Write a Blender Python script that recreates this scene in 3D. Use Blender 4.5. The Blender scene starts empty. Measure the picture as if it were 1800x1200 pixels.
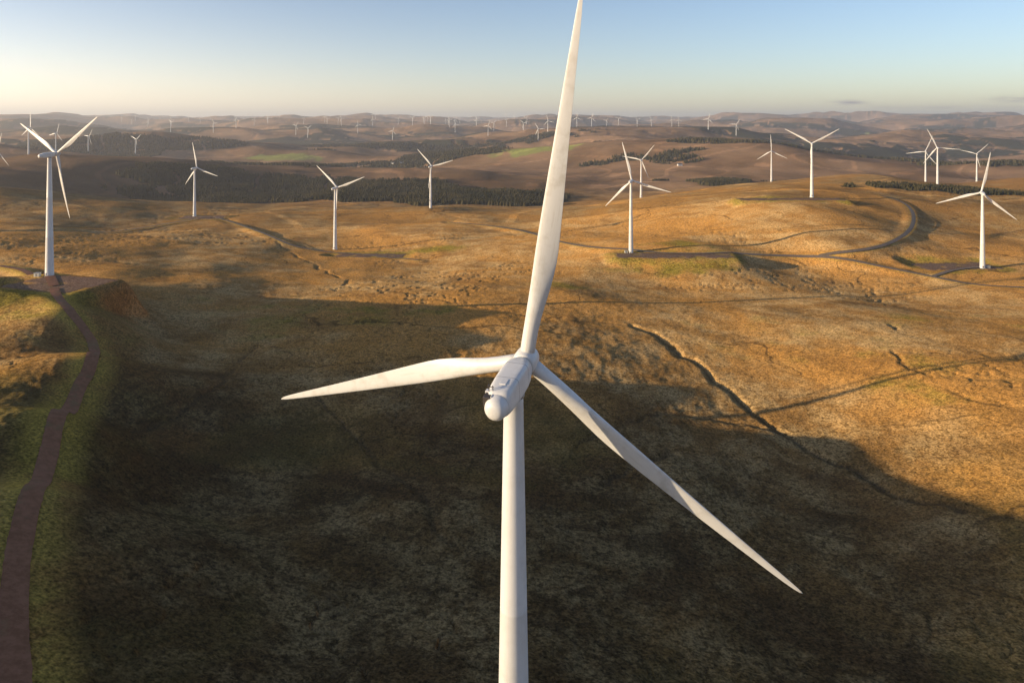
import bpy, numpy as np, math, random
from mathutils import Vector, Matrix
rng=np.random.RandomState(7); random.seed(7)
F=1200.0; HV=212.0
SC=bpy.context.scene; COL=SC.collection
def link(o): COL.objects.link(o); return o
# ------------------------------------------------------------ noise
_perm=rng.permutation(256); _perm=np.concatenate([_perm,_perm])
_ang=rng.rand(256)*2*np.pi; _gx=np.cos(_ang); _gy=np.sin(_ang)
def pn(x,y):
    xi=np.floor(x).astype(int); yi=np.floor(y).astype(int); xf=x-xi; yf=y-yi
    u=xf*xf*xf*(xf*(xf*6-15)+10); v=yf*yf*yf*(yf*(yf*6-15)+10)
    def g(a,b,dx,dy):
        h=_perm[_perm[a&255]+(b&255)]; return _gx[h]*dx+_gy[h]*dy
    n00=g(xi,yi,xf,yf); n10=g(xi+1,yi,xf-1,yf); n01=g(xi,yi+1,xf,yf-1); n11=g(xi+1,yi+1,xf-1,yf-1)
    return ((n00*(1-u)+n10*u)*(1-v)+(n01*(1-u)+n11*u)*v)*1.5
def fbm(x,y,o=4,l=2.03,g=.5):
    s=0;a=1.0
    for i in range(o):
        s=s+a*pn(x+17.3*i,y-9.1*i); x=x*l; y=y*l; a*=g
    return s
def sstep(a,b,x):
    t=np.clip((x-a)/(b-a),0,1); return t*t*(3-2*t)
# ------------------------------------------------------------ terrain control points  (image pixel u, image pixel v, chosen height)
S=[(87,487,-102),(130,500,-102),(60,480,-102),(130,540,-100.5),(170,620,-101),(110,720,-98.5),(60,850,-95),(35,1000,-97),(30,1200,-98),
(0,560,-102),(0,640,-104),(0,700,-103),(0,850,-99),(0,480,-101),(240,520,-124),(250,570,-125),(300,540,-134),(300,480,-137),(200,470,-128),(100,440,-134),(20,430,-131),
(300,900,-122),(200,750,-118),(218,640,-120),(300,600,-130),(500,750,-133),(500,570,-136),(400,500,-141),(350,450,-149),(700,600,-136),(800,560,-141),
(340,380,-160),(60,370,-140),(0,332,-121),(100,345,-135),(200,355,-146),(250,410,-156),
(900,1200,-122),(500,1150,-118),(700,900,-130),(900,900,-133),(900,700,-139),(1000,600,-141),(1000,520,-147),(950,460,-155),
(900,410,-161),(850,376,-165),(700,380,-164),(600,390,-164),(500,378,-163),(589,438,-169),(650,500,-155),(500,420,-162),(757,370,-164),(1000,365,-158),
(1127,346,-160),(1109,447,-145),(1250,447,-145),(1150,500,-160),(1300,500,-158),(1427,346,-115),(1340,345,-116),(1300,352,-122),(1500,352,-118),(1450,420,-135),(1600,372,-130),(1600,440,-147),
(1727,472,-158),(1700,400,-143),(1800,405,-146),(1800,505,-156),(1540,460,-152),(1420,455,-152),(1648,326,-138),(1550,309,-122),(1750,312,-131),(1400,316,-126),(1250,332,-141),(1200,400,-142),(1100,400,-152),
(1430,790,-150),(1290,690,-149),(1130,580,-147),(1700,700,-139),(1700,600,-140),(1780,900,-139),(1400,1100,-140),(1750,1180,-136),(1500,560,-148),(1100,800,-142),(1150,1000,-136),(1500,900,-148)]
W=[]
for u,v,z in S:
    d=-z*F/(v-HV); W.append(((u-900)/F*d,d,z))
def UD(u,d,z): W.append(((u-900)/F*d,d,z))
UD(550,1750,-203);UD(850,1750,-203);UD(250,1720,-198);UD(550,2150,-200);UD(900,2200,-204);UD(1150,2000,-204);UD(1500,2000,-196);UD(1750,2000,-190);UD(1300,2600,-205)
UD(150,2350,-76);UD(0,2300,-94);UD(290,2300,-106);UD(400,2250,-150);UD(100,1650,-165);UD(-200,2000,-120);UD(200,1950,-135);UD(470,2700,-140);UD(750,2800,-170)
UD(1100,1750,-199);UD(1650,1700,-182);UD(700,1450,-185);UD(1000,1400,-185)
W+=[(0,84,-112),(0,0,-110),(-90,60,-95),(-251,125,-72),(-230,62,-60),(-206,-14,-55),(-175,-109,-55),(-245,172,-93),(-242,226,-105),(-300,215,-104),(-330,190,-102),(-330,260,-106),(-450,380,-106),(-370,540,-126),(-520,600,-130),(-520,150,-97),(-411,198,-102),(-700,500,-118),(-400,-250,-80),(0,-250,-105),(150,0,-122),(300,100,-130),(450,250,-132),
(600,-100,-120),(-1000,0,-110),(0,-1000,-130),(1000,0,-130),(1200,600,-150),(-1200,900,-130),(2500,1500,-190),(-2500,1500,-170),(2800,0,-180),(-2800,0,-180),(0,-2800,-180),(0,2900,-195),(1700,2400,-190),(-1700,2500,-130),(800,420,-150)]
W=np.array(W); N=len(W); sc=1000.0
def U(r2): return np.where(r2>1e-12,r2*np.log(np.maximum(r2,1e-12)),0)
X=W[:,:2]/sc
K=U(((X[:,None]-X[None])**2).sum(-1))+np.eye(N)*2e-4
Pm=np.c_[np.ones(N),X]; A=np.zeros((N+3,N+3)); A[:N,:N]=K; A[:N,N:]=Pm; A[N:,:N]=Pm.T
wts=np.linalg.solve(A,np.r_[W[:,2],0,0,0])
def tps(x,y):
    out=np.zeros(len(x))
    for i in range(0,len(x),40000):
        q=np.c_[x[i:i+40000],y[i:i+40000]]/sc
        out[i:i+40000]=U(((q[:,None]-X[None])**2).sum(-1))@wts[:N]+wts[N]+q@wts[N+1:]
    return np.clip(out,-230,-50)
PEAKS=[(190,16000,210,480),(255,17000,130,800),(785,15000,170,520),(640,14500,110,650),(1490,17000,150,1000),(1690,17000,170,520),(1785,16500,130,700),(350,15000,80,900),(930,16000,110,700),(1250,16000,110,900)]
def base(x,y):
    r=np.hypot(x,y); z=np.full(len(x),-190.0)
    m=r<3600; z[m]=tps(x[m],y[m])+16*fbm(x[m]/520+2,y[m]/330+5,3)*sstep(1550,2100,r[m])*(y[m]>0)
    f=np.interp(r,[0,2600,3600,5000,8000,12000,18000,30000,45000],[-195,-200,-195,-178,-150,-110,-50,-20,-60])
    amp=np.interp(r,[0,2600,3600,5000,8000,14000,30000],[0,95,145,175,190,240,300])
    n=fbm(x/2300+3.1,y/1400+1.7,4,2.1,.38)+.25*fbm(x/6200,y/4800+9,2)
    f=f+amp*n
    f=np.minimum(f,np.interp(r,[0,3000,6000,9000,14000,46000],[-95,-85,-50,0,100,220])-np.clip(20-20*np.abs(n),0,20))
    fr_=r>9000
    if fr_.any():
        xs,ys=x[fr_],y[fr_]; add_=np.zeros(len(xs)); wob=1+.35*fbm(xs/700,ys/1500,3)
        for u,d,h,rx in PEAKS:
            cx=(u-900)/F*d; add_=np.maximum(add_,h*np.exp(-np.sqrt(((xs-cx)/rx)**2+((ys-d)/1800)**2+.05)+.22)*wob)
        f[fr_]+=add_
    w=sstep(2200,3200,r)
    return z*(1-w)+f*w
# pads: (centre, z, half-along, half-across, rotation)
def wp(u,v,z): d=-z*F/(v-HV); return ((u-900)/F*d,d)
PADS=[(wp(105,498,-101.5),-101.5,26,17,-.3),(wp(650,449,-168.5),-168.5,42,10,-.05),(wp(1185,449,-145),-145,60,11,0),
      (wp(1390,350,-115.5),-115.5,75,12,0),(wp(1680,468,-157),-157,40,15,.1),(wp(355,382,-160),-160,34,18,0)]
def seg_dist(px,py,poly):
    best=np.full(len(px),1e9)
    for (x0,y0),(x1,y1) in zip(poly[:-1],poly[1:]):
        dx,dy=x1-x0,y1-y0; L=dx*dx+dy*dy+1e-9
        t=np.clip(((px-x0)*dx+(py-y0)*dy)/L,0,1)
        best=np.minimum(best,np.hypot(px-x0-t*dx,py-y0-t*dy))
    return best
def march(u,v):
    # where a line of sight meets the smooth land
    d=np.geomspace(70,9000,1500); x=(u-900)/F*d
    z=base(x,d); ray=-(v-HV)/F*d
    i=np.argmax(z>=ray)
    return (x[i],d[i]) if (z>=ray).any() else (x[-1],d[-1])
def path(pts): return [march(u,v) for u,v in pts]
def smooth(p,n=3):
    p=np.array(p)
    for _ in range(n):
        q=np.empty((2*len(p)-2,2)); q[0::2]=p[:-1]*.75+p[1:]*.25; q[1::2]=p[:-1]*.25+p[1:]*.75
        p=np.vstack([p[:1],q,p[-1:]])
    return p
TR=[("track",2.45,0,[(28,1320),(28,1200),(22,1100),(28,1000),(42,920),(60,860),(90,770),(130,690),(165,645),(170,612),(145,575),(118,545),(100,520),(95,500)]),
("track",2.8,0,[(95,496),(60,478),(0,468)]),
("track",2.5,1,[(1830,508),(1760,505),(1700,500),(1640,487),(1560,470),(1480,455),(1400,449),(1300,447),(1200,449),(1060,440),(990,428),(930,408),(860,397),(790,392)]),
("track",2.4,1,[(1440,452),(1510,443),(1560,432),(1595,412),(1607,392),(1605,372),(1588,356),(1548,345)]),
("track",2.3,1,[(735,458),(640,448),(560,442),(500,430),(450,405),(385,384),(345,384)]),
("track",2.2,1,[(345,386),(270,398),(200,408),(120,412),(0,412)]),
("track",2.3,1,[(1640,487),(1680,474),(1740,470)]),
]
TRW=[(n,w,k,smooth(path(p))) for n,w,k,p in TR]
SP=[[(1110,570),(1130,578),(1160,590),(1190,618),(1235,636),(1262,672),(1290,690),(1305,715),(1345,735),(1370,758),(1420,780),(1432,800),(1470,822),(1500,830),(1600,880),(1700,890)],
 [(1575,570),(1568,610),(1590,640),(1680,700),(1800,722)],[(600,505),(700,520),(780,535),(880,548),(960,560),(1110,570)],
 [(480,420),(560,470),(620,500),(600,505)],[(1370,758),(1300,735),(1200,730),(1100,735),(1020,790)],[(1500,480),(1540,510),(1560,530)],
 [(560,700),(640,780),(720,860),(800,950)],[(920,810),(1000,850),(1060,870),(1100,820),(1180,800)],[(450,600),(380,680),(300,730),(240,760)]]
STREAMS=[smooth(path(p),2) for p in SP]
# ------------------------------------------------------------ ground sheet
rr=np.concatenate([np.geomspace(15,115,18)[:-1],np.geomspace(115,8000,780)[:-1],np.geomspace(8000,46000,170)])
fine=np.radians(np.linspace(-41,41,820)); coarse=np.radians(np.linspace(41,319,92))[1:-1]
th=np.concatenate([fine,coarse]); NT=len(th); NR=len(rr)
R,T=np.meshgrid(rr,th,indexing='ij'); gx=(R*np.sin(T)).ravel(); gy=(R*np.cos(T)).ravel(); gr=R.ravel()
gz=base(gx,gy)
near=gr<2600; nx,ny,nr=gx[near],gy[near],gr[near]
rd=np.full(len(nx),1e9); rdred=np.full(len(nx),1e9)
for _,w,k_,p in TRW:
    q=seg_dist(nx,ny,[tuple(q) for q in p]); rd=np.minimum(rd,q)
    if not k_: rdred=np.minimum(rdred,q)
pd=np.full(len(nx),1e9)
z=gz[near]
hum=.85*fbm(nx/62,ny/62,3,2.0,.42)+5*fbm(nx/240+4,ny/240,2)*sstep(250,650,nr)
fi=np.abs(pn(nx/38+5+.4*pn(nx/9,ny/9),ny/38)); gull=-.7*(1-sstep(0,.10,fi))*sstep(.0,.35,pn(nx/200,ny/200+7))
micro=.26*fbm(nx/8,ny/8,3)*(1-sstep(300,900,nr))+.25*pn(nx/2.6,ny/2.6)*(1-sstep(200,500,nr))
calm=sstep(4,16,rd)
z=z+(hum+gull+micro)*(.12+.88*calm)
wet=np.zeros(len(nx))
wx_=nx+5*pn(nx/26,ny/26)+1.5*pn(nx/8,ny/8); wy_=ny+6*pn(nx/30+3,ny/30)+2*pn(nx/9,ny/9+5)
for i,s in enumerate(STREAMS):
    sd=seg_dist(wx_,wy_,[tuple(q) for q in s]); dep,wd=((1.5,4),(.7,2.4),(.5,2.4),(.6,3),(.8,2.6),(.5,2.4),(.6,3),(1.2,4),(.8,3))[i]
    br_=sstep(-.5,0,pn(nx/30+i,ny/30)) if i else 1.0
    z=z-dep*(1-sstep(0.3,wd,sd))*br_; wet=np.maximum(wet,(1-sstep(.3,wd*.6,sd))*br_*(.9 if i==0 else .7))
for (cx,cy),pz,a,b,rot in PADS:
    dx,dy=nx-cx,ny-cy; c,s_=math.cos(rot),math.sin(rot); lx,ly=dx*c+dy*s_,-dx*s_+dy*c
    wob=3*pn(nx/12,ny/12)
    q=np.hypot(np.maximum(np.abs(lx)-a,0),np.maximum(np.abs(ly)-b,0)); pd=np.minimum(pd,np.maximum(q+wob-1,0))
    w=1-sstep(2,20,q); z=z*(1-w)+pz*w
gz[near]=z
far=~near; gz[far]+= (3*fbm(gx[far]/300,gy[far]/300,3))
RZ=gz.reshape(NR,NT)
def ground_z(x,y):
    x=np.atleast_1d(np.asarray(x,float)); y=np.atleast_1d(np.asarray(y,float))
    r=np.hypot(x,y); t=np.arctan2(x,y)%(2*np.pi); t=np.where(t>np.radians(318.9),t-2*np.pi,t)
    fr=np.clip(np.interp(r,rr,np.arange(NR)),0,NR-1.001); ft=np.clip(np.interp(t,th,np.arange(NT)),0,NT-1.001)
    i=fr.astype(int); j=ft.astype(int); a=fr-i; b=ft-j
    return RZ[i,j]*(1-a)*(1-b)+RZ[i+1,j]*a*(1-b)+RZ[i,j+1]*(1-a)*b+RZ[i+1,j+1]*a*b
def gzs(x,y): return float(ground_z(x,y)[0])
# forests
FO=[(560,1960,560,290),(850,1750,280,160),(250,1720,170,40),(1690,1240,250,50),(1270,2250,210,110),(1500,3500,800,190),(1750,2800,330,160),(1250,3900,420,150),(720,3500,520,160),(470,2750,260,190),(850,4700,800,150),
    (80,3900,500,170),(1650,4800,900,200),(1150,2900,260,90),(350,5200,800,180),(1050,6000,900,200),(620,6800,900,220),(1500,7500,1200,260)]
def forest(x,y):
    m=np.zeros(len(x)); x2=x+140*fbm(x/230,y/230,3)*np.clip(y/2500,.3,2); y2=y+110*fbm(x/180+8,y/180,3)*np.clip(y/2500,.3,2)
    for u,d,a,b in FO:
        cx=(u-900)/F*d; q=((x2-cx)/a)**2+((y2-d)/b)**2; m=np.maximum(m,1-q)
    r=np.hypot(x,y)
    n=fbm(x/1300+20,y/700+5,3)
    m=np.maximum(m,np.where(r>3200,(n-.18)*2,-1))
    gap=np.abs(pn(x/380+2,y/380)); m=np.where(gap<.028,-1,m); m=np.where(fbm(x/150+4,y/110,2)>.62,-1,m)
    return m
fm=np.zeros(len(gx)); sel=(gr>1100)&(gy>0); fm[sel]=forest(gx[sel],gy[sel]); fmask=sstep(-.02,.03,fm)*sel
farw=sstep(4300,4800,gr); gz+=fmask*farw*9*(gr<12000)
# zones of ground cover and the shade painted over the hollow
def blob(L):
    o=np.zeros(len(gx))
    for u,v,r,ry,s in L:
        cx,cy=march(u,v); o=np.maximum(o,s*np.exp(-(((gx-cx)/r)**2+((gy-cy)/ry)**2)))
    return o
nz=fbm(gx/60,gy/60,4)
green=blob([(730,442,70,22,.7),(1160,478,60,22,.9),(1250,470,40,16,.8),(985,505,30,30,.7),(520,560,50,60,.55),(430,540,50,40,.5),(1600,640,70,50,.4),(1350,600,60,60,.3),(1700,560,70,50,.4),(1200,428,60,22,.7),(500,276,230,90,1.6),(700,330,120,50,.4),(640,560,60,60,.4),(0,520,60,60,.9),(1250,318,150,70,.6),(560,420,60,40,.25),(30,760,50,60,.8),(1500,232,600,260,1.2),(950,262,300,120,1.2)])
hollow=np.exp(-(((gx+30)/230)**4+((gy-180)/190)**4)); hollow=np.clip(hollow+.25*fbm(gx/40+3,gy/40,4)*(hollow>.02),0,1)*sstep(0,.3,hollow)  # heather area widened over the shadowed valley, its colour deepening the shade
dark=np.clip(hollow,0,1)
green=np.clip(green+.35*nz*(green>.08),0,1)
hill=np.exp(-(((gx+1500)/900)**2+((gy-2300)/520)**2)); moor=np.clip(sstep(1400,2300,gr)+hill,0,1)
verge=np.zeros(len(gx)); verge[near]=np.maximum(1-sstep(3,13,rdred),.6*(1-sstep(2.5,6,rd))); padm=np.zeros(len(gx)); padm[near]=1-sstep(0,1.5,pd); bank=np.zeros(len(gx)); bank[near]=(1-sstep(10,22,pd))
wetf=np.zeros(len(gx)); wetf[near]=wet
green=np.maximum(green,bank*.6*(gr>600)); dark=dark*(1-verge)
def mesh_from(name,co,faces_flat,nper,smoothf=True):
    me=bpy.data.meshes.new(name); n=len(co); nf=len(faces_flat)//nper
    me.vertices.add(n); me.vertices.foreach_set("co",np.asarray(co,dtype=np.float32).ravel())
    me.loops.add(len(faces_flat)); me.loops.foreach_set("vertex_index",np.asarray(faces_flat,dtype=np.int32))
    me.polygons.add(nf); me.polygons.foreach_set("loop_start",np.arange(nf,dtype=np.int32)*nper)
    me.polygons.foreach_set("use_smooth",np.full(nf,smoothf)); me.update(calc_edges=True); me.validate(); return me
idx=np.arange(NR*NT).reshape(NR,NT); nxt=np.roll(idx,-1,axis=1)
q=np.stack([idx[:-1],idx[1:],nxt[1:],nxt[:-1]],-1).reshape(-1)
co=np.c_[gx,gy,gz]
gm=mesh_from("ground",co,q,4)
def attr(me,name,cols):
    a=me.color_attributes.new(name,'FLOAT_COLOR','POINT'); c=np.ones((len(me.vertices),4),dtype=np.float32)
    for k in range(4): c[:,k]=cols[k]
    a.data.foreach_set("color",c.ravel())
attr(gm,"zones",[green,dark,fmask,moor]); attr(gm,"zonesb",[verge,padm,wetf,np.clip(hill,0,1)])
ground=link(bpy.data.objects.new("ground",gm)); ground["kind"]="structure"
# ------------------------------------------------------------ node helpers
class NT_:
    def __init__(s,name):
        s.m=bpy.data.materials.new(name); s.m.use_nodes=True; s.t=s.m.node_tree; s.n=s.t.nodes; s.b=s.n["Principled BSDF"]; s.out=s.n["Material Output"]
    def node(s,t,**k):
        n=s.n.new(t)
        for a,b in k.items(): setattr(n,a,b)
        return n
    def put(s,sock,v):
        if hasattr(v,"node"): s.t.links.new(v,sock)
        else: sock.default_value=v
    def math(s,op,a,b=0.0,c=None,clamp=False):
        n=s.node("ShaderNodeMath",operation=op,use_clamp=clamp); s.put(n.inputs[0],a); s.put(n.inputs[1],b)
        if c is not None: s.put(n.inputs[2],c)
        return n.outputs[0]
    def mix(s,f,a,b,mode='MIX'):
        n=s.node("ShaderNodeMix",data_type='RGBA',blend_type=mode); s.put(n.inputs[0],f); s.put(n.inputs[6],a); s.put(n.inputs[7],b); return n.outputs[2]
    def noise(s,vec,scale,detail=4,rough=.55,dist=0):
        n=s.node("ShaderNodeTexNoise"); s.put(n.inputs["Vector"],vec); n.inputs["Scale"].default_value=scale; n.inputs["Detail"].default_value=detail; n.inputs["Roughness"].default_value=rough; n.inputs["Distortion"].default_value=dist; return n.outputs["Fac"]
    def ramp(s,f,a,b):
        n=s.node("ShaderNodeMapRange",clamp=True,interpolation_type='SMOOTHSTEP'); s.put(n.inputs[0],f); n.inputs[1].default_value=a; n.inputs[2].default_value=b; return n.outputs[0]
def c4(*a): return (a[0],a[1],a[2],1)
G=NT_("moor_ground")
geo=G.node("ShaderNodeNewGeometry"); P=geo.outputs["Position"]
za=G.node("ShaderNodeVertexColor",layer_name="zones"); zb=G.node("ShaderNodeVertexColor",layer_name="zonesb")
sa=G.node("ShaderNodeSeparateColor"); G.put(sa.inputs[0],za.outputs[0]); sb=G.node("ShaderNodeSeparateColor"); G.put(sb.inputs[0],zb.outputs[0])
nA=G.noise(P,1/140,3,.55,.6); nB=G.noise(P,1/26,5,.68,.3); nC=G.noise(P,1/2.4,3,.75); nD=G.noise(P,1/.9,1,.75)
col=G.mix(G.ramp(nB,.36,.64),c4(.46,.24,.072),c4(.66,.42,.175))
col=G.mix(G.math('MULTIPLY',G.ramp(nA,.42,.60),.85),col,c4(.60,.29,.07))
col=G.mix(G.math('MULTIPLY',G.ramp(nC,.48,.62),.75),col,c4(.22,.12,.034))
gn=G.math('ADD',sa.outputs[0],G.math('MULTIPLY',G.math('SUBTRACT',nB,.5),1.6)); gmx=G.math('MULTIPLY',G.ramp(gn,.25,.85),G.math('MINIMUM',G.math('MULTIPLY',sa.outputs[0],4),1))
col=G.mix(gmx,col,G.mix(G.ramp(nC,.38,.62),c4(.38,.27,.045),c4(.16,.125,.02)))
nE=G.noise(P,1/75,5,.72,.6); col=G.mix(G.math('MULTIPLY',G.ramp(nE,.52,.64),.5),col,c4(.22,.11,.034))
# dark heather of the hollow, darkened further to paint in the hill's shade
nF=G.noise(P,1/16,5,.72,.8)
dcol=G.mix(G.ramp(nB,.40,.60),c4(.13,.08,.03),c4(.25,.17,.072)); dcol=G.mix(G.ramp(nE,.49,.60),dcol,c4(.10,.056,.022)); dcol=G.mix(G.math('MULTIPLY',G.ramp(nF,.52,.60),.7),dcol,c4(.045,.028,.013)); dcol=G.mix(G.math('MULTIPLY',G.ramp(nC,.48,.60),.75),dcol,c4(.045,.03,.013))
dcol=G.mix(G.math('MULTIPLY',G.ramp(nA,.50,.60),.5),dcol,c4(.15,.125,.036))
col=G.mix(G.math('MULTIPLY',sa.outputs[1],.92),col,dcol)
moorc=G.mix(G.ramp(G.noise(P,1/420,4,.6,.5),.38,.62),c4(.12,.068,.045),c4(.36,.215,.135))
col=G.mix(G.math('MULTIPLY',za.outputs[1],.82),col,moorc)
col=G.mix(G.math('MULTIPLY',zb.outputs[1],.6),col,c4(.15,.09,.055))
gfar=G.math('MULTIPLY',G.math('MULTIPLY',G.ramp(sa.outputs[0],.6,.9),za.outputs[1]),.9); col=G.mix(gfar,col,c4(.30,.32,.08))
col=G.mix(sa.outputs[2],col,c4(.035,.036,.02))
vo=G.node("ShaderNodeTexVoronoi",feature='DISTANCE_TO_EDGE')
vn=G.node("ShaderNodeTexNoise"); G.put(vn.inputs["Vector"],P); vn.inputs["Scale"].default_value=1/60; vn.inputs["Detail"].default_value=3
vm=G.node("ShaderNodeVectorMath",operation='MULTIPLY_ADD'); G.put(vm.inputs[0],vn.outputs["Color"]); vm.inputs[1].default_value=(90,90,0); G.put(vm.inputs[2],P)
G.put(vo.inputs["Vector"],vm.outputs[0]); vo.inputs["Scale"].default_value=1/130
dit=G.math('MULTIPLY',G.math('SUBTRACT',1.0,G.ramp(vo.outputs["Distance"],.002,.007)),G.ramp(nA,.44,.54))
dit=G.math('MULTIPLY',dit,G.math('SUBTRACT',1.0,za.outputs[1]))
col=G.mix(G.math('MULTIPLY',dit,.65),col,c4(.08,.05,.02))
col=G.mix(G.math('MULTIPLY',sb.outputs[2],.75),col,c4(.07,.05,.026))
vg=G.math('MULTIPLY',sb.outputs[0],G.ramp(nB,.3,.55)); col=G.mix(G.math('MULTIPLY',vg,.8),col,c4(.54,.37,.07))
padc=G.mix(G.ramp(nC,.4,.6),c4(.17,.10,.07),c4(.23,.15,.105)); col=G.mix(G.math('MULTIPLY',sb.outputs[1],.95),col,padc)
br=G.math('MAXIMUM',G.math('MULTIPLY_ADD',nD,2.5,-.25),.2); brc=G.node("ShaderNodeCombineColor"); [G.put(brc.inputs[i],br) for i in range(3)]
col=G.mix(1.0,col,brc.outputs[0],'MULTIPLY')
hgt=G.math('ADD',G.math('MULTIPLY',nC,1.5),G.math('MULTIPLY',nD,.8)); hgt=G.math('ADD',hgt,G.math('MULTIPLY',nB,1.6))
hgt=G.math('MULTIPLY',hgt,G.math('MULTIPLY_ADD',sb.outputs[1],-.95,1.0))
bp=G.node("ShaderNodeBump"); bp.inputs["Strength"].default_value=1; bp.inputs["Distance"].default_value=1.0; G.put(bp.inputs["Height"],hgt)
# turf surface plus upright stems, their shading normal leaned sunward to brighten the grass
d1=G.node("ShaderNodeBsdfDiffuse"); d2=G.node("ShaderNodeBsdfDiffuse"); ms=G.node("ShaderNodeMixShader")
lean=G.node("ShaderNodeVectorMath",operation='MULTIPLY_ADD'); G.put(lean.inputs[0],bp.outputs[0]); lean.inputs[1].default_value=(.6,.6,.6); lean.inputs[2].default_value=(-.80,-.25,0)
nrm=G.node("ShaderNodeVectorMath",operation='NORMALIZE'); G.put(nrm.inputs[0],lean.outputs[0])
G.put(d1.inputs["Color"],col); G.put(d2.inputs["Color"],col); G.put(d1.inputs["Normal"],bp.outputs[0]); G.put(d2.inputs["Normal"],nrm.outputs[0])
G.put(ms.inputs[0],G.math('MULTIPLY_ADD',sb.outputs[1],-.5,.68)); G.t.links.new(d1.outputs[0],ms.inputs[1]); G.t.links.new(d2.outputs[0],ms.inputs[2]); G.t.links.new(ms.outputs[0],G.out.inputs[0]); G.n.remove(G.b)
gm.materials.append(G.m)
def gravel(name,a,b):
    g=NT_(name); p=g.node("ShaderNodeNewGeometry").outputs["Position"]; g.b.inputs["Roughness"].default_value=.95; g.b.inputs["Specular IOR Level"].default_value=.1
    n=g.noise(p,.5,6,.7); c=g.mix(g.ramp(n,.35,.65),a,b); n2=g.noise(p,.12,5,.7); c=g.mix(g.math('MULTIPLY',g.ramp(n2,.5,.65),.5),c,c4(.16,.12,.05)); g.put(g.b.inputs["Base Color"],c)
    bb=g.node("ShaderNodeBump"); bb.inputs["Distance"].default_value=.15; g.put(bb.inputs["Height"],g.noise(p,1.5,4)); g.put(g.b.inputs["Normal"],bb.outputs[0]); return g.m
M_red=gravel("red_gravel",c4(.19,.078,.038),c4(.27,.12,.065)); M_grey=gravel("grey_gravel",c4(.19,.135,.095),c4(.26,.19,.135))
for n,w,k,p in TRW:
    p=np.array(p); seg=np.r_[0,np.cumsum(np.hypot(*np.diff(p,axis=0).T))]; s=np.arange(0,seg[-1],1.2 if k==0 else 2.5)
    cx=np.interp(s,seg,p[:,0]); cy=np.interp(s,seg,p[:,1]); tx,ty=np.gradient(cx),np.gradient(cy); L=np.hypot(tx,ty)+1e-9; nx_,ny_=-ty/L,tx/L
    wl=w*(1+.07*pn(s/14,s*0+k)+.08*pn(s/2.6,s*0+3)); wr=w*(1+.07*pn(s/17,s*0+9)+.08*pn(s/2.3,s*0+6)); cols=[-1,-.5,0,.5,1]; V=[]
    for c in cols:
        ww=wl if c<0 else wr
        x=cx+nx_*ww*c; y=cy+ny_*ww*c; V.append(np.c_[x,y,ground_z(x,y)+.14+.0008*np.hypot(x,y)-(.0 if abs(c)<1 else .1)])
    V=np.stack(V,1); m=len(s); ii=np.arange(m*5).reshape(m,5)
    f=np.stack([ii[:-1,:-1],ii[:-1,1:],ii[1:,1:],ii[1:,:-1]],-1)[:,:,::-1].reshape(-1)
    me=mesh_from("track",V.reshape(-1,3),f,4); me.materials.append(M_grey if k else M_red)
    o=link(bpy.data.objects.new("track",me)); o["kind"]="structure"
# ------------------------------------------------------------ conifer woods
def trees():
    pts=[]
    for (r0,r1,sp,hs) in ((1150,2500,6.0,1.0),(2500,4800,12,1.2)):
        n=int((r1*r1-r0*r0)*np.radians(82)/2/sp/sp)
        r=np.sqrt(rng.rand(n)*(r1*r1-r0*r0)+r0*r0); t=np.radians(rng.rand(n)*80-40); x=r*np.sin(t); y=r*np.cos(t)
        k=forest(x,y)>0; x,y=x[k],y[k]; h=(9+3*rng.rand(len(x))+3.5*pn(x/90,y/90))*hs*np.where((x>300)&(y<1500),.5,1)
        pts.append(np.c_[x,y,ground_z(x,y),h,np.full(len(x),hs)])
    return np.vstack(pts)
TP=trees()
if len(TP)>90000: TP=TP[rng.permutation(len(TP))[:90000]]
ns=5; ang=np.arange(ns)*2*np.pi/ns
n=len(TP); rot=rng.rand(n)[:,None]*6.28; V=np.zeros((n,2*ns+2,3)); rad=TP[:,3]*.34*(.8+.5*rng.rand(n))
jit=1+.35*(rng.rand(n,ns)-.5)
V[:,:ns,0]=TP[:,0:1]+np.cos(ang+rot)*rad[:,None]*jit; V[:,:ns,1]=TP[:,1:2]+np.sin(ang+rot)*rad[:,None]*jit; V[:,:ns,2]=TP[:,2:3]+TP[:,3:4]*.05
V[:,ns]=np.c_[TP[:,0],TP[:,1],TP[:,2]+TP[:,3]*.78]
V[:,ns+1:2*ns+1,0]=TP[:,0:1]+np.cos(ang+rot+.6)*rad[:,None]*.75*jit; V[:,ns+1:2*ns+1,1]=TP[:,1:2]+np.sin(ang+rot+.6)*rad[:,None]*.75*jit; V[:,ns+1:2*ns+1,2]=TP[:,2:3]+TP[:,3:4]*.42
V[:,2*ns+1]=TP[:,:3]+np.c_[np.zeros(n),np.zeros(n),TP[:,3]]
ft=[]
for i in range(ns): ft+= [i,(i+1)%ns,ns]
for i in range(ns): ft+= [ns+1+i,ns+1+(i+1)%ns,2*ns+1]
Ff=(np.array(ft)[None]+(np.arange(n)*(2*ns+2))[:,None]).reshape(-1)
me=mesh_from("conifer_forest",V.reshape(-1,3),Ff,3,False)
Fm=NT_("spruce_foliage"); Fm.b.inputs["Roughness"].default_value=1; Fm.b.inputs["Specular IOR Level"].default_value=0
p=Fm.node("ShaderNodeNewGeometry").outputs["Position"]; Fm.put(Fm.b.inputs["Base Color"],Fm.mix(Fm.ramp(Fm.noise(p,.012,5,.7),.35,.65),c4(.034,.034,.016),c4(.085,.068,.03)))
me.materials.append(Fm.m); fo=link(bpy.data.objects.new("conifer_forest",me)); fo["kind"]="stuff"
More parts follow.
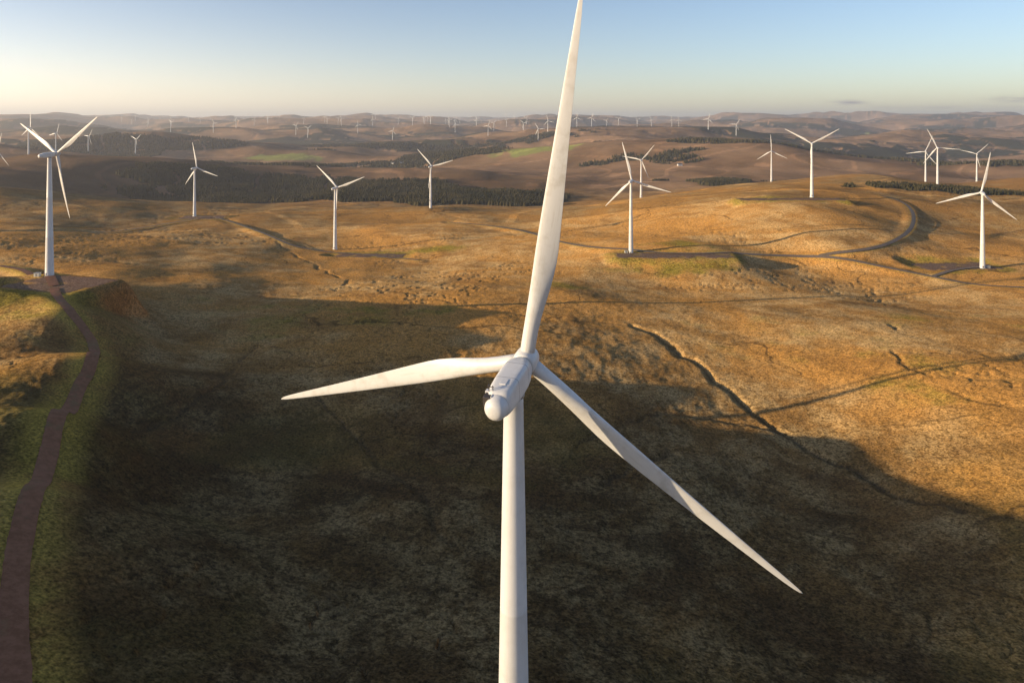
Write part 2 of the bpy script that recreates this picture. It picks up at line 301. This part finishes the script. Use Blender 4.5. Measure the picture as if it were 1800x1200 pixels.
# ------------------------------------------------------------ turbine meshes
def paint(name,dirt):
    g=NT_(name); g.b.inputs["Roughness"].default_value=.42; tc=g.node("ShaderNodeTexCoord").outputs["Object"]
    a=g.noise(tc,.35,6,.65); c=g.mix(g.math('MULTIPLY',g.ramp(a,.45,.75),dirt),c4(.69,.67,.64),c4(.48,.44,.38))
    mp=g.node("ShaderNodeMapping"); mp.inputs["Scale"].default_value=(3,3,.12); g.put(mp.inputs[0],tc)
    st=g.noise(mp.outputs[0],1.2,5,.7); c=g.mix(g.math('MULTIPLY',g.ramp(st,.52,.75),dirt*.8),c,c4(.50,.45,.38))
    g.put(g.b.inputs["Base Color"],c); g.put(g.b.inputs["Roughness"],g.math('MULTIPLY_ADD',a,.3,.28)); return g.m
M_tow=paint("tower_paint",.35); M_bl=paint("blade_gelcoat",.7); M_nac=paint("nacelle_paint",.5)
def flat(name,c,r=.6,met=0):
    g=NT_(name); tc=g.node("ShaderNodeTexCoord").outputs["Object"]; g.b.inputs["Roughness"].default_value=r; g.b.inputs["Metallic"].default_value=met
    g.put(g.b.inputs["Base Color"],g.mix(g.noise(tc,3,4),c4(*[x*.8 for x in c]),c4(*[min(1,x*1.2) for x in c]))); return g.m
M_dk=flat("dark_seam",(.10,.09,.08)); M_gr=flat("galvanised_steel",(.3,.3,.29),.45,.6); M_rec=flat("dark_recess",(.05,.04,.035))
def loft(name,secs,mats,matf=None,capends=True,smoothf=True):
    n=len(secs[0]); V=np.vstack(secs); f=[]
    for i in range(len(secs)-1):
        for j in range(n): f.append((i*n+j,i*n+(j+1)%n,(i+1)*n+(j+1)%n,(i+1)*n+j))
    if capends: f.append(tuple(range(n))[::-1]); f.append(tuple((len(secs)-1)*n+j for j in range(n)))
    me=bpy.data.meshes.new(name); me.from_pydata([tuple(v) for v in V],[],f)
    for m in mats: me.materials.append(m)
    for i,pg in enumerate(me.polygons):
        pg.use_smooth=smoothf and i<(len(secs)-1)*n
        if matf and i<(len(secs)-1)*n: pg.material_index=matf(i//n,i%n)
    import bmesh
    b=bmesh.new(); b.from_mesh(me); bmesh.ops.recalc_face_normals(b,faces=b.faces); b.to_mesh(me); b.free(); return me
HH=80.0; RB=47.5
def ring(r,z,n=48): a=np.arange(n)*2*np.pi/n; return np.c_[np.cos(a)*r,np.sin(a)*r,np.full(n,z)]
secs=[]
def trad(z): return 1.18+.0182*(78.4-z)
zz=[-8,-.5,.01]+[2,10,18,26.0,26.06,26.12,36,46,52.0,52.05,52.1,62,70,77.2,77.25,78.3]
for z_ in zz:
    r=trad(max(z_,0)); 
    if z_<0.1: r+=.35
    if z_ in(26.06,52.05,77.25): r+=.012
    secs.append(ring(r,z_))
tower_me=loft("tower",secs,[M_tow,M_dk],lambda i,j:0)
def airfoil(c,t,circ,n=28):
    a=np.arange(n)*2*np.pi/n
    cy=np.sin(a)*.5*c
    xx=(1-np.cos(a))/2
    th_=5*t*(.2969*np.sqrt(xx)-.126*xx-.3516*xx**2+.2843*xx**3-.1036*xx**4)
    ax=(xx-.3)*c; ay=np.sign(np.sin(a))*th_*c*np.where(np.sin(a)<0,.75,1.1)
    cxx=-np.cos(a)*.5*c; return (cxx*circ+ax*(1-circ), cy*circ+ay*(1-circ))
st=[(.02,1.9,1,1,0),(.05,1.9,1,1,0),(.09,1.92,.9,.93,2),(.13,2.02,.7,.75,6),(.17,2.24,.5,.5,9),(.21,2.5,.4,.25,11),(.25,2.72,.34,.1,11),(.29,2.86,.30,.02,10),(.33,2.86,.27,0,8.5),(.38,2.74,.25,0,7),(.45,2.5,.23,0,5),(.53,2.22,.21,0,3.6),(.62,1.9,.19,0,2.4),(.71,1.58,.18,0,1.4),(.8,1.26,.17,0,.6),(.88,.98,.16,0,0),(.94,.74,.16,0,-.5),(.975,.52,.16,0,-1),(.993,.3,.16,0,-1),(1.0,.08,.16,0,-1)]
secs=[]
for f_,c,t,ci,tw in st:
    x,y=airfoil(c,t,ci); a=math.radians(tw); X_=x*math.cos(a)-y*math.sin(a); Y_=x*math.sin(a)+y*math.cos(a)
    if f_>.2: X_=X_-(.30*(f_-.2)/.8)*1.0
    secs.append(np.c_[X_,Y_+1.4*max(0,f_-.25)**2,np.full(len(x),f_*RB)])
blade_me=loft("blade",secs,[M_bl])
def sring(rx,rz,y,n=48,e=.8,zo=0):
    a=np.arange(n)*2*np.pi/n; ca,sa_=np.cos(a),np.sin(a)
    return np.c_[np.sign(ca)*np.abs(ca)**e*rx,np.full(n,y),np.sign(sa_)*np.abs(sa_)**e*rz+zo]
# nacelle: rounded tail cone, flat-topped boxy body
ns_=[(-8.05,.15,.15,-.25,1),(-8.0,.6,.6,-.25,1),(-7.8,1.0,.98,-.22,1),(-7.4,1.25,1.23,-.2,.98),(-6.9,1.36,1.34,-.17,.95),(-6.3,1.4,1.38,-.15,.9),(-6.26,1.4,1.38,-.15,.9),(-6.20,1.42,1.42,-.1,.66),(-5.4,1.46,1.48,-.05,.48),(-4,1.52,1.56,0,.38),(-2.5,1.58,1.6,0,.36),(-2.44,1.58,1.6,0,.36),(-2.38,1.58,1.6,0,.36),(-.5,1.62,1.62,0,.36),(1.0,1.62,1.62,0,.38),(1.06,1.62,1.62,0,.38),(2.0,1.58,1.56,0,.52),(2.8,1.46,1.46,0,.8),(3.05,1.40,1.40,0,1),(3.05,.9,.9,0,1)]
nacelle_me=loft("nacelle",[sring(a,b,(y if y>-2.5 else -2.5+(y+2.5)*.84),e=e,zo=zo) for y,a,b,zo,e in ns_],[M_nac,M_dk],lambda i,j:1 if i in(5,11,14) else 0)
hs_=[(-1.65,.9,.9),(-1.65,1.38,1.38),(-1.5,1.5,1.5),(-.6,1.6,1.6),(.6,1.58,1.58),(1.2,1.4,1.4),(1.7,1.08,1.08),(2.05,.65,.65),(2.2,.2,.2)]
hub_me=loft("hub",[sring(a,b,y,e=1.0) for y,a,b in hs_],[M_nac])
def boxes(name,bl,mat,bev=.02):
    import bmesh
    b=bmesh.new()
    for (x,y,z,sx,sy,sz) in bl:
        m=Matrix.Translation((x,y,z))@Matrix.Diagonal((sx,sy,sz,1)); bmesh.ops.create_cube(b,size=1,matrix=m)
    bmesh.ops.bevel(b,geom=b.edges[:],offset=bev,segments=1,affect='EDGES')
    me=bpy.data.meshes.new(name); b.to_mesh(me); b.free(); me.materials.append(mat); return me
door_me=boxes("door",[(0,-2.66,1.9,1.0,.14,2.2),(0,-2.62,1.9,1.25,.1,2.5)],M_gr)
yaw_me=loft("yaw_bearing",[ring(1.30,77.9),ring(1.36,78.0),ring(1.36,78.35),ring(1.25,78.4)],[M_gr])
mast_me=boxes("wind_sensor",[(-1.15,-5.2,1.35,.08,.08,1.1),(-.65,-5.2,1.6,.08,.08,.8),(-.9,-5.2,1.8,.8,.07,.07),(-1.15,-5.2,1.98,.2,.26,.16)],M_rec,.008)
hatch_me=boxes("roof_hatch",[(.1,-3.4,1.6,.8,1.2,.10)],M_nac,.03)
vane_me=boxes("air_vent",[(-1.05,-5.8,.50,.95,1.1,1.2)],M_rec,.05)
frame_me=boxes("vent_cover",[(-1.05,-4.98,.60,1.15,.6,1.3),(-.52,-5.65,.95,.14,1.2,.6)],M_nac,.06)
GRP="wind turbines across the moorland wind farm"
def add(name,me,par,M):
    o=bpy.data.objects.new(name,me); link(o); o.parent=par; o.matrix_local=M; return o
def turbine(x,y,zb,yaw,phase,label,tilt=5,cone=3,H=HH,det=False,dirs=None,s=1.0):
    e=bpy.data.objects.new("wind_turbine",None); link(e); e.empty_display_size=5; e.location=(x,y,zb); e.rotation_euler=(0,0,-math.radians(yaw)); e.scale=(s,s,s)
    e["label"]=label; e["category"]="wind turbine"; e["group"]=GRP
    add("tower",tower_me,e,Matrix.Identity(4)); add("yaw_bearing",yaw_me,e,Matrix.Identity(4)); add("door",door_me,e,Matrix.Identity(4))
    NM=Matrix.Translation((0,0,H))@Matrix.Rotation(math.radians(tilt),4,'X')
    na=add("nacelle",nacelle_me,e,NM)
    if det:
        for nm,mm in(("wind_sensor",mast_me),("roof_hatch",hatch_me),("air_vent",vane_me),("vent_cover",frame_me)): add(nm,mm,na,Matrix.Identity(4))
    HM=NM@Matrix.Translation((0,5.0,0)); add("hub",hub_me,e,HM)
    hub=HM.translation; nv=(NM.to_3x3()@Vector((0,1,0)))
    for k in range(3):
        a=math.radians(phase+120*k); up=NM.to_3x3()@Vector((0,0,1)); rt=Vector((1,0,0)); c=math.radians(cone)
        d=(up*math.cos(a)+rt*math.sin(a))*math.cos(c)+nv*math.sin(c)
        if dirs is not None: d=Vector(dirs[k])
        d.normalize(); Y=(nv-d*nv.dot(d)).normalized(); Xv=Y.cross(d)
        M=Matrix(((Xv.x,Y.x,d.x,hub.x),(Xv.y,Y.y,d.y,hub.y),(Xv.z,Y.z,d.z,hub.z),(0,0,0,1)))
        if not det: M=M@Matrix.Diagonal((1,1,.93,1))
        add("blade",blade_me,e,M)
    return e
# main turbine
yaw,tilt,cone,ph=19.5,9.1,4.96,11.4; D=88.46
hub=np.array([(925-900)/F*D,D,-(632-HV)/F*D]); ya,ti=math.radians(yaw),math.radians(tilt)
nn=np.array([math.sin(ya)*math.cos(ti),math.cos(ya)*math.cos(ti),math.sin(ti)]); rt=np.array([math.cos(ya),-math.sin(ya),0]); upv=np.cross(rt,nn)
dirs=[]
for k,(u,v) in enumerate([(1024,-22),(1410,1054),(487,703)]):
    a=math.radians(ph+120*k); c=math.radians(cone); tip=hub+RB*(math.cos(c)*(upv*math.cos(a)+rt*math.sin(a))+math.sin(c)*nn)
    w=np.array([(u-900)/F,1,-(v-HV)/F]); A_=w@w; B_=-2*w@hub; C_=hub@hub-RB*RB; disc=B_*B_-4*A_*C_
    if disc>0:
        s_=[(-B_+q_*math.sqrt(disc))/2/A_ for q_ in(1,-1)]; s_=min(s_,key=lambda t:np.linalg.norm(t*w-tip)); tip=s_*w
    else: s_=-B_/2/A_; tip=s_*w
    dv=(tip-hub); dv/=np.linalg.norm(dv); c_,s2=math.cos(ya),math.sin(ya); dirs.append((dv[0]*c_-dv[1]*s2,dv[0]*s2+dv[1]*c_,dv[2]))
tb=hub-nn*5.0
turbine(tb[0],tb[1],tb[2]-HH,yaw,ph,"tall white three-bladed wind turbine rising from the shadowed moor",tilt,cone,det=True,dirs=dirs)
MT=[(87,487,215,57,"white wind turbine on a red gravel pad beside a track"),(342,380,84,-12,"white wind turbine beside a gravel track on brown grass"),(589,438,107,70,"white wind turbine on a long gravel pad in golden grass"),
(757,370,77,75,"white wind turbine standing before a dark conifer wood"),(1109,447,128,-14,"white wind turbine at the end of a raised gravel pad"),(1127,346,64,40,"white wind turbine standing behind a grassy crest"),
(1356,319,53,-3,"white wind turbine half hidden by a golden ridge"),(1427,346,93,60,"white wind turbine with blades in a Y on a hilltop pad"),(1648,326,66,-25,"white wind turbine on the brow of a golden hill"),
(1627,322,55,22,"white wind turbine overlapping another on the hill brow"),(1717,318,47,45,"white wind turbine partly hidden behind a grassy ridge"),(1727,472,132,11,"white wind turbine on a wide gravel pad by a junction"),(-8,330,62,20,"white wind turbine on the shoulder of a brown hill")]
TB={}
for u,v,hp,ph_,lb in MT:
    d=F*80/hp; x=(u-900)/F*d; zt=-(v-HV)/F*d; zg=gzs(x,d)
    if hp>58: zb=zt if abs(zg-zt)<7 else zg
    else: zb=zt
    turbine(x,d,min(zb,zt+3),22,ph_,lb); TB[u]=(x,d,zg)
# turbine on the hill whose tower throws the long thin shadow over the slope
turbine(-411,198,gzs(-411,198),22,60,"white wind turbine casting a long thin shadow downslope")
# transformer kiosks at the tower feet
M_gp=flat("cream_enclosure_paint",(.55,.54,.48)); M_rf=flat("grey_roof_sheet",(.30,.30,.29))
kb=boxes("enclosure",[(0,0,1.2,3.2,2.4,2.4)],M_gp,.05); kr=boxes("roof",[(0,0,2.5,3.6,2.8,.2)],M_rf,.04); kd=boxes("door",[(0,-1.22,1.15,1.3,.06,1.9)],M_gr,.02)
for u,off in((87,(-6.5,-2)),(1109,(-5.5,-1)),(1727,(6,0))):
    x,y,z_=TB[u]; x+=off[0]; y+=off[1]
    e=bpy.data.objects.new("transformer_kiosk",None); link(e); e.location=(x,y,gzs(x,y)-.05); e["label"]="small cream transformer kiosk beside a turbine tower foot"; e["category"]="transformer box"; e["group"]="transformer kiosks beside turbine towers"
    for n_,m_ in(("enclosure",kb),("roof",kr),("door",kd)): add(n_,m_,e,Matrix.Identity(4))
# farm buildings in the valley
def prism(name,w_,l_,h0,h1,mat,ov=0):
    V=[(-w_/2-ov,-l_/2-ov,h0),(w_/2+ov,-l_/2-ov,h0),(w_/2+ov,l_/2+ov,h0),(-w_/2-ov,l_/2+ov,h0),(-w_/2-ov,0,h1),(w_/2+ov,0,h1)]
    me=bpy.data.meshes.new(name); me.from_pydata(V,[],[(0,3,2,1),(0,1,5,4),(2,3,4,5),(0,4,3),(1,2,5)]); me.materials.append(mat); return me
M_wh=flat("whitewashed_wall",(.7,.68,.63)); M_sl=flat("slate_roof",(.12,.12,.13)); M_gl=flat("window_glass",(.06,.07,.08),.2)
hw=boxes("wall",[(0,0,2.6,16,8,5.2)],M_wh,.05); hr=prism("roof",16,8,5.22,8.6,M_sl,.5); hc=boxes("chimney",[(0,0,8.4,1.2,1.2,2.2)],M_wh,.05); hd=boxes("door",[(0,-4.03,1.1,1.1,.12,2.2)],M_dk); hwn=boxes("window",[(0,-4.03,0,1.2,.12,1.4)],M_gl)
for k,(u,v,ro) in enumerate(((706,289,.3),(690,290,-.5),(1195,292,.2))):
    x,y=march(u,v); e=bpy.data.objects.new("farmhouse",None); link(e); e.location=(x,y,gzs(x,y)-.2); e.rotation_euler=(0,0,ro); e.scale=(1.2,1.2,1.2); e["label"]="small whitewashed farmhouse with slate roof in the valley"; e["category"]="house"; e["group"]="farmhouses in the valley"
    add("wall",hw,e,Matrix.Identity(4)); ro_=add("roof",hr,e,Matrix.Identity(4)); add("chimney",hc,ro_,Matrix.Translation((-7,0,0))); add("chimney",hc,ro_,Matrix.Translation((7,0,0))); add("door",hd,e,Matrix.Identity(4))
    for a_,b_ in((-5,1.4),(5,1.4),(-5,4),(5,4),(0,4)): add("window",hwn,e,Matrix.Translation((a_,0,b_)))
def merged(phase):
    V=[];Fc=[];off=0
    def put(me,M,step=1):
        nonlocal off
        for v in me.vertices: V.append(tuple(M@v.co))
        for p_ in me.polygons: Fc.append(tuple(off+i for i in p_.vertices))
        off+=len(me.vertices)
    lt=loft("t",[ring(2.6,-8,8),ring(2.5,0,8),ring(1.3,79,8)],[M_tow]); put(lt,Matrix.Identity(4))
    ln=loft("n",[sring(a,b,y,8) for y,a,b in((-8,.6,.6),(-6,1.5,1.5),(0,1.9,1.9),(3,1.6,1.6),(6,1.2,1.2),(7,.3,.3))],[M_tow]); put(ln,Matrix.Translation((0,0,HH)))
    bs=[]
    for f_,c,t,ci,tw in st[::3]+[st[-1]]:
        c=c*1.25+.25; bs.append(np.array([(-.3*c,0,f_*RB),(0,.3*c*.5,f_*RB),(.7*c,0,f_*RB),(0,-.3*c*.5,f_*RB)]))
    lb=loft("b",bs,[M_tow])
    for k in range(3): put(lb,Matrix.Translation((0,5,HH))@Matrix.Rotation(math.radians(phase+120*k),4,'Y'))
    me=bpy.data.meshes.new("wind_turbine"); me.from_pydata(V,[],Fc); me.materials.append(M_tow); return me
VAR=[merged(p_) for p_ in (0,17,35,52,70,88,104)]
FT=[(50,278,40),(98,268,27),(155,267,32),(238,270,33),(300,232,17),(375,234,15),(352,215,10),(415,228,13),(447,222,10),(520,237,17),(541,243,18),(575,222,9),(600,222,11),(629,235,15),(655,222,10),(690,226,19),(700,222,10),(725,222,12),(757,225,11),(790,224,14),(800,232,15),(837,222,12),(858,240,21),(868,232,12),(890,222,11),(920,224,14),(946,246,20),(963,232,18),(1014,222,14),(1040,246,14),(1066,220,12),(1087,244,13),(1120,232,12),(1145,246,10),(1181,231,15),(1193,245,12),(1245,228,17),(1294,236,17)]
for k in range(30): FT.append((random.uniform(400,1000),random.uniform(214,224),random.uniform(7,10)))
for k in range(8): FT.append((random.uniform(180,400),random.uniform(214,224),random.uniform(6.5,9)))
for i,(u,v,hp) in enumerate(FT):
    d0=F*80/hp; best=None
    for q_ in np.linspace(.85,1.25,31):
        d=d0*q_; x=(u-900)/F*d; zg=gzs(x,d)
        dd=np.linspace(1400,d*.985,160); occ=float((ground_z((u-900)/F*dd,dd)/dd).max())
        e=abs(HV-zg/d*F-v)+6*abs(q_-1)+3*max(0,(occ-zg/d)*F)
        if best is None or e<best[0]: best=(e,x,d,zg)
    _,x,d,zg=best
    o=bpy.data.objects.new("wind_turbine",VAR[i%7]); link(o); o.location=(x,d,zg); o.rotation_euler=(0,0,-math.radians(22+random.uniform(-6,6)))
    if d>6000: o.location.z+=5
    o["label"]="small distant white wind turbine among hazy brown hills"; o["category"]="wind turbine"; o["group"]=GRP
# ------------------------------------------------------------ sun, sky, haze
EL=math.radians(9.0); AZ=math.radians(16); ca_,sa__=math.cos(AZ),math.sin(AZ)
sd=Vector((ca_*math.cos(EL),sa__*math.cos(EL),-math.sin(EL)))
L=bpy.data.lights.new("sun",'SUN'); L.energy=7.2; L.angle=math.radians(.3); L.color=(1,.79,.52); lo=link(bpy.data.objects.new("sun",L)); lo.rotation_euler=sd.to_track_quat('-Z','Y').to_euler()
w=bpy.data.worlds.new("World"); SC.world=w; w.use_nodes=True; t=w.node_tree; bg=t.nodes["Background"]; sk=t.nodes.new("ShaderNodeTexSky"); sk.sky_type='NISHITA'; sk.sun_disc=False
sk.sun_elevation=EL; sk.sun_rotation=math.radians(-106); sk.altitude=300; sk.dust_density=.5; sk.air_density=1.0; sk.ozone_density=2.0
mx=t.nodes.new("ShaderNodeMix"); mx.data_type='RGBA'; mx.blend_type='MULTIPLY'; mx.inputs[0].default_value=1; t.links.new(sk.outputs[0],mx.inputs[6]); mx.inputs[7].default_value=(1.28,1.25,1.42,1)
def wn(ty,**k):
    n_=t.nodes.new(ty)
    for a_,b_ in k.items(): setattr(n_,a_,b_)
    return n_
def wm(op,a_,b_=0.0,clamp=False):
    n_=wn("ShaderNodeMath",operation=op,use_clamp=clamp)
    for s_,v_ in((n_.inputs[0],a_),(n_.inputs[1],b_)):
        if hasattr(v_,"node"): t.links.new(v_,s_)
        else: s_.default_value=v_
    return n_.outputs[0]
tc=wn("ShaderNodeTexCoord"); sp=wn("ShaderNodeSeparateXYZ"); t.links.new(tc.outputs["Generated"],sp.inputs[0])
dot=wn("ShaderNodeVectorMath",operation='DOT_PRODUCT'); t.links.new(tc.outputs["Generated"],dot.inputs[0]); dot.inputs[1].default_value=(-ca_,-sa__,0)
sidef=wm('POWER',wm('ADD',wm('MULTIPLY',dot.outputs["Value"],.5),.5,True),2.4)
elv=wm('ABSOLUTE',sp.outputs[2]); fall=wm('POWER',2.718,wm('MULTIPLY',elv,-12.0))
amt=wm('MULTIPLY',fall,wm('ADD',wm('MULTIPLY',sidef,17.0),.6))
gl=wn("ShaderNodeMix",data_type='RGBA',blend_type='ADD'); gl.inputs[0].default_value=1
gc=wn("ShaderNodeMix",data_type='RGBA',blend_type='MULTIPLY'); gc.inputs[0].default_value=1; gc.inputs[6].default_value=(1,.78,.68,1); cb=wn("ShaderNodeCombineColor")
for i in range(3): t.links.new(amt,cb.inputs[i])
t.links.new(cb.outputs[0],gc.inputs[7]); t.links.new(mx.outputs[2],gl.inputs[6]); t.links.new(gc.outputs[2],gl.inputs[7])
skyc=gl.outputs[2]
# small low bars of cloud
ysafe=wm('MAXIMUM',sp.outputs[1],.05); ax_=wm('DIVIDE',sp.outputs[0],ysafe); az_=wm('DIVIDE',sp.outputs[2],ysafe)
cm=wn("ShaderNodeMapping"); cm.inputs["Scale"].default_value=(30,30,260); t.links.new(tc.outputs["Generated"],cm.inputs[0]); cn=wn("ShaderNodeTexNoise"); t.links.new(cm.outputs[0],cn.inputs["Vector"]); cn.inputs["Scale"].default_value=1; cn.inputs["Detail"].default_value=5
tot=None
for cx_,cz_,wx,wz in((.492,.026,.024,.0035),(.735,.031,.028,.004),(.63,.019,.12,.003)):
    e_=wm('ADD',wm('POWER',wm('ABSOLUTE',wm('DIVIDE',wm('SUBTRACT',ax_,cx_),wx)),2.0),wm('POWER',wm('ABSOLUTE',wm('DIVIDE',wm('SUBTRACT',az_,cz_),wz)),2.0))
    g_=wm('POWER',2.718,wm('MULTIPLY',e_,-1.0)); g_=wm('MULTIPLY',g_,1.0 if cx_ in(.492,.735) else .4); tot=g_ if tot is None else wm('ADD',tot,g_)
cmask=wm('MULTIPLY',tot,wm('MULTIPLY',wm('SUBTRACT',cn.outputs["Fac"],.3,),3.0,True),True)
cl=wn("ShaderNodeMix",data_type='RGBA'); t.links.new(cmask,cl.inputs[0]); t.links.new(skyc,cl.inputs[6]); cl.inputs[7].default_value=(2.0,1.75,2.0,1)
t.links.new(cl.outputs[2],bg.inputs[0]); bg.inputs[1].default_value=.15
# sky: a broad low dome of hazy air
n=48; a=np.arange(n)*2*np.pi/n; RD=44000
me=bpy.data.meshes.new("sky"); vs=[(RD*math.cos(q_),RD*math.sin(q_),-420) for q_ in a]+[(RD*math.cos(q_),RD*math.sin(q_),450) for q_ in a]
me.from_pydata(vs,[],[(i,(i+1)%n,n+(i+1)%n,n+i) for i in range(n)]+[tuple(range(n))[::-1],tuple(range(n,2*n))])
hz=bpy.data.materials.new("hazy_air"); hz.use_nodes=True; t=hz.node_tree; t.nodes.remove(t.nodes["Principled BSDF"]); vs_=t.nodes.new("ShaderNodeVolumeScatter"); vs_.inputs["Color"].default_value=(1,.96,.98,1); vs_.inputs["Density"].default_value=5.5e-5; vs_.inputs["Anisotropy"].default_value=.3
try: hz.cycles.homogeneous_volume=True; hz.cycles.volume_sampling='DISTANCE'
except Exception as ex: print(ex)
t.links.new(vs_.outputs[0],t.nodes["Material Output"].inputs["Volume"]); me.materials.append(hz); so=link(bpy.data.objects.new("sky",me)); so["kind"]="structure"
# ------------------------------------------------------------ camera
cam=bpy.data.cameras.new("camera"); cam.lens=24; cam.sensor_width=36; cam.sensor_fit='HORIZONTAL'; cam.shift_y=-(600-HV)/1800; cam.clip_end=120000; cam.clip_start=1
co_=link(bpy.data.objects.new("camera",cam)); co_.rotation_euler=(math.pi/2,0,0); SC.camera=co_
SC.view_settings.view_transform='Standard'; SC.view_settings.look='None'; SC.view_settings.exposure=0
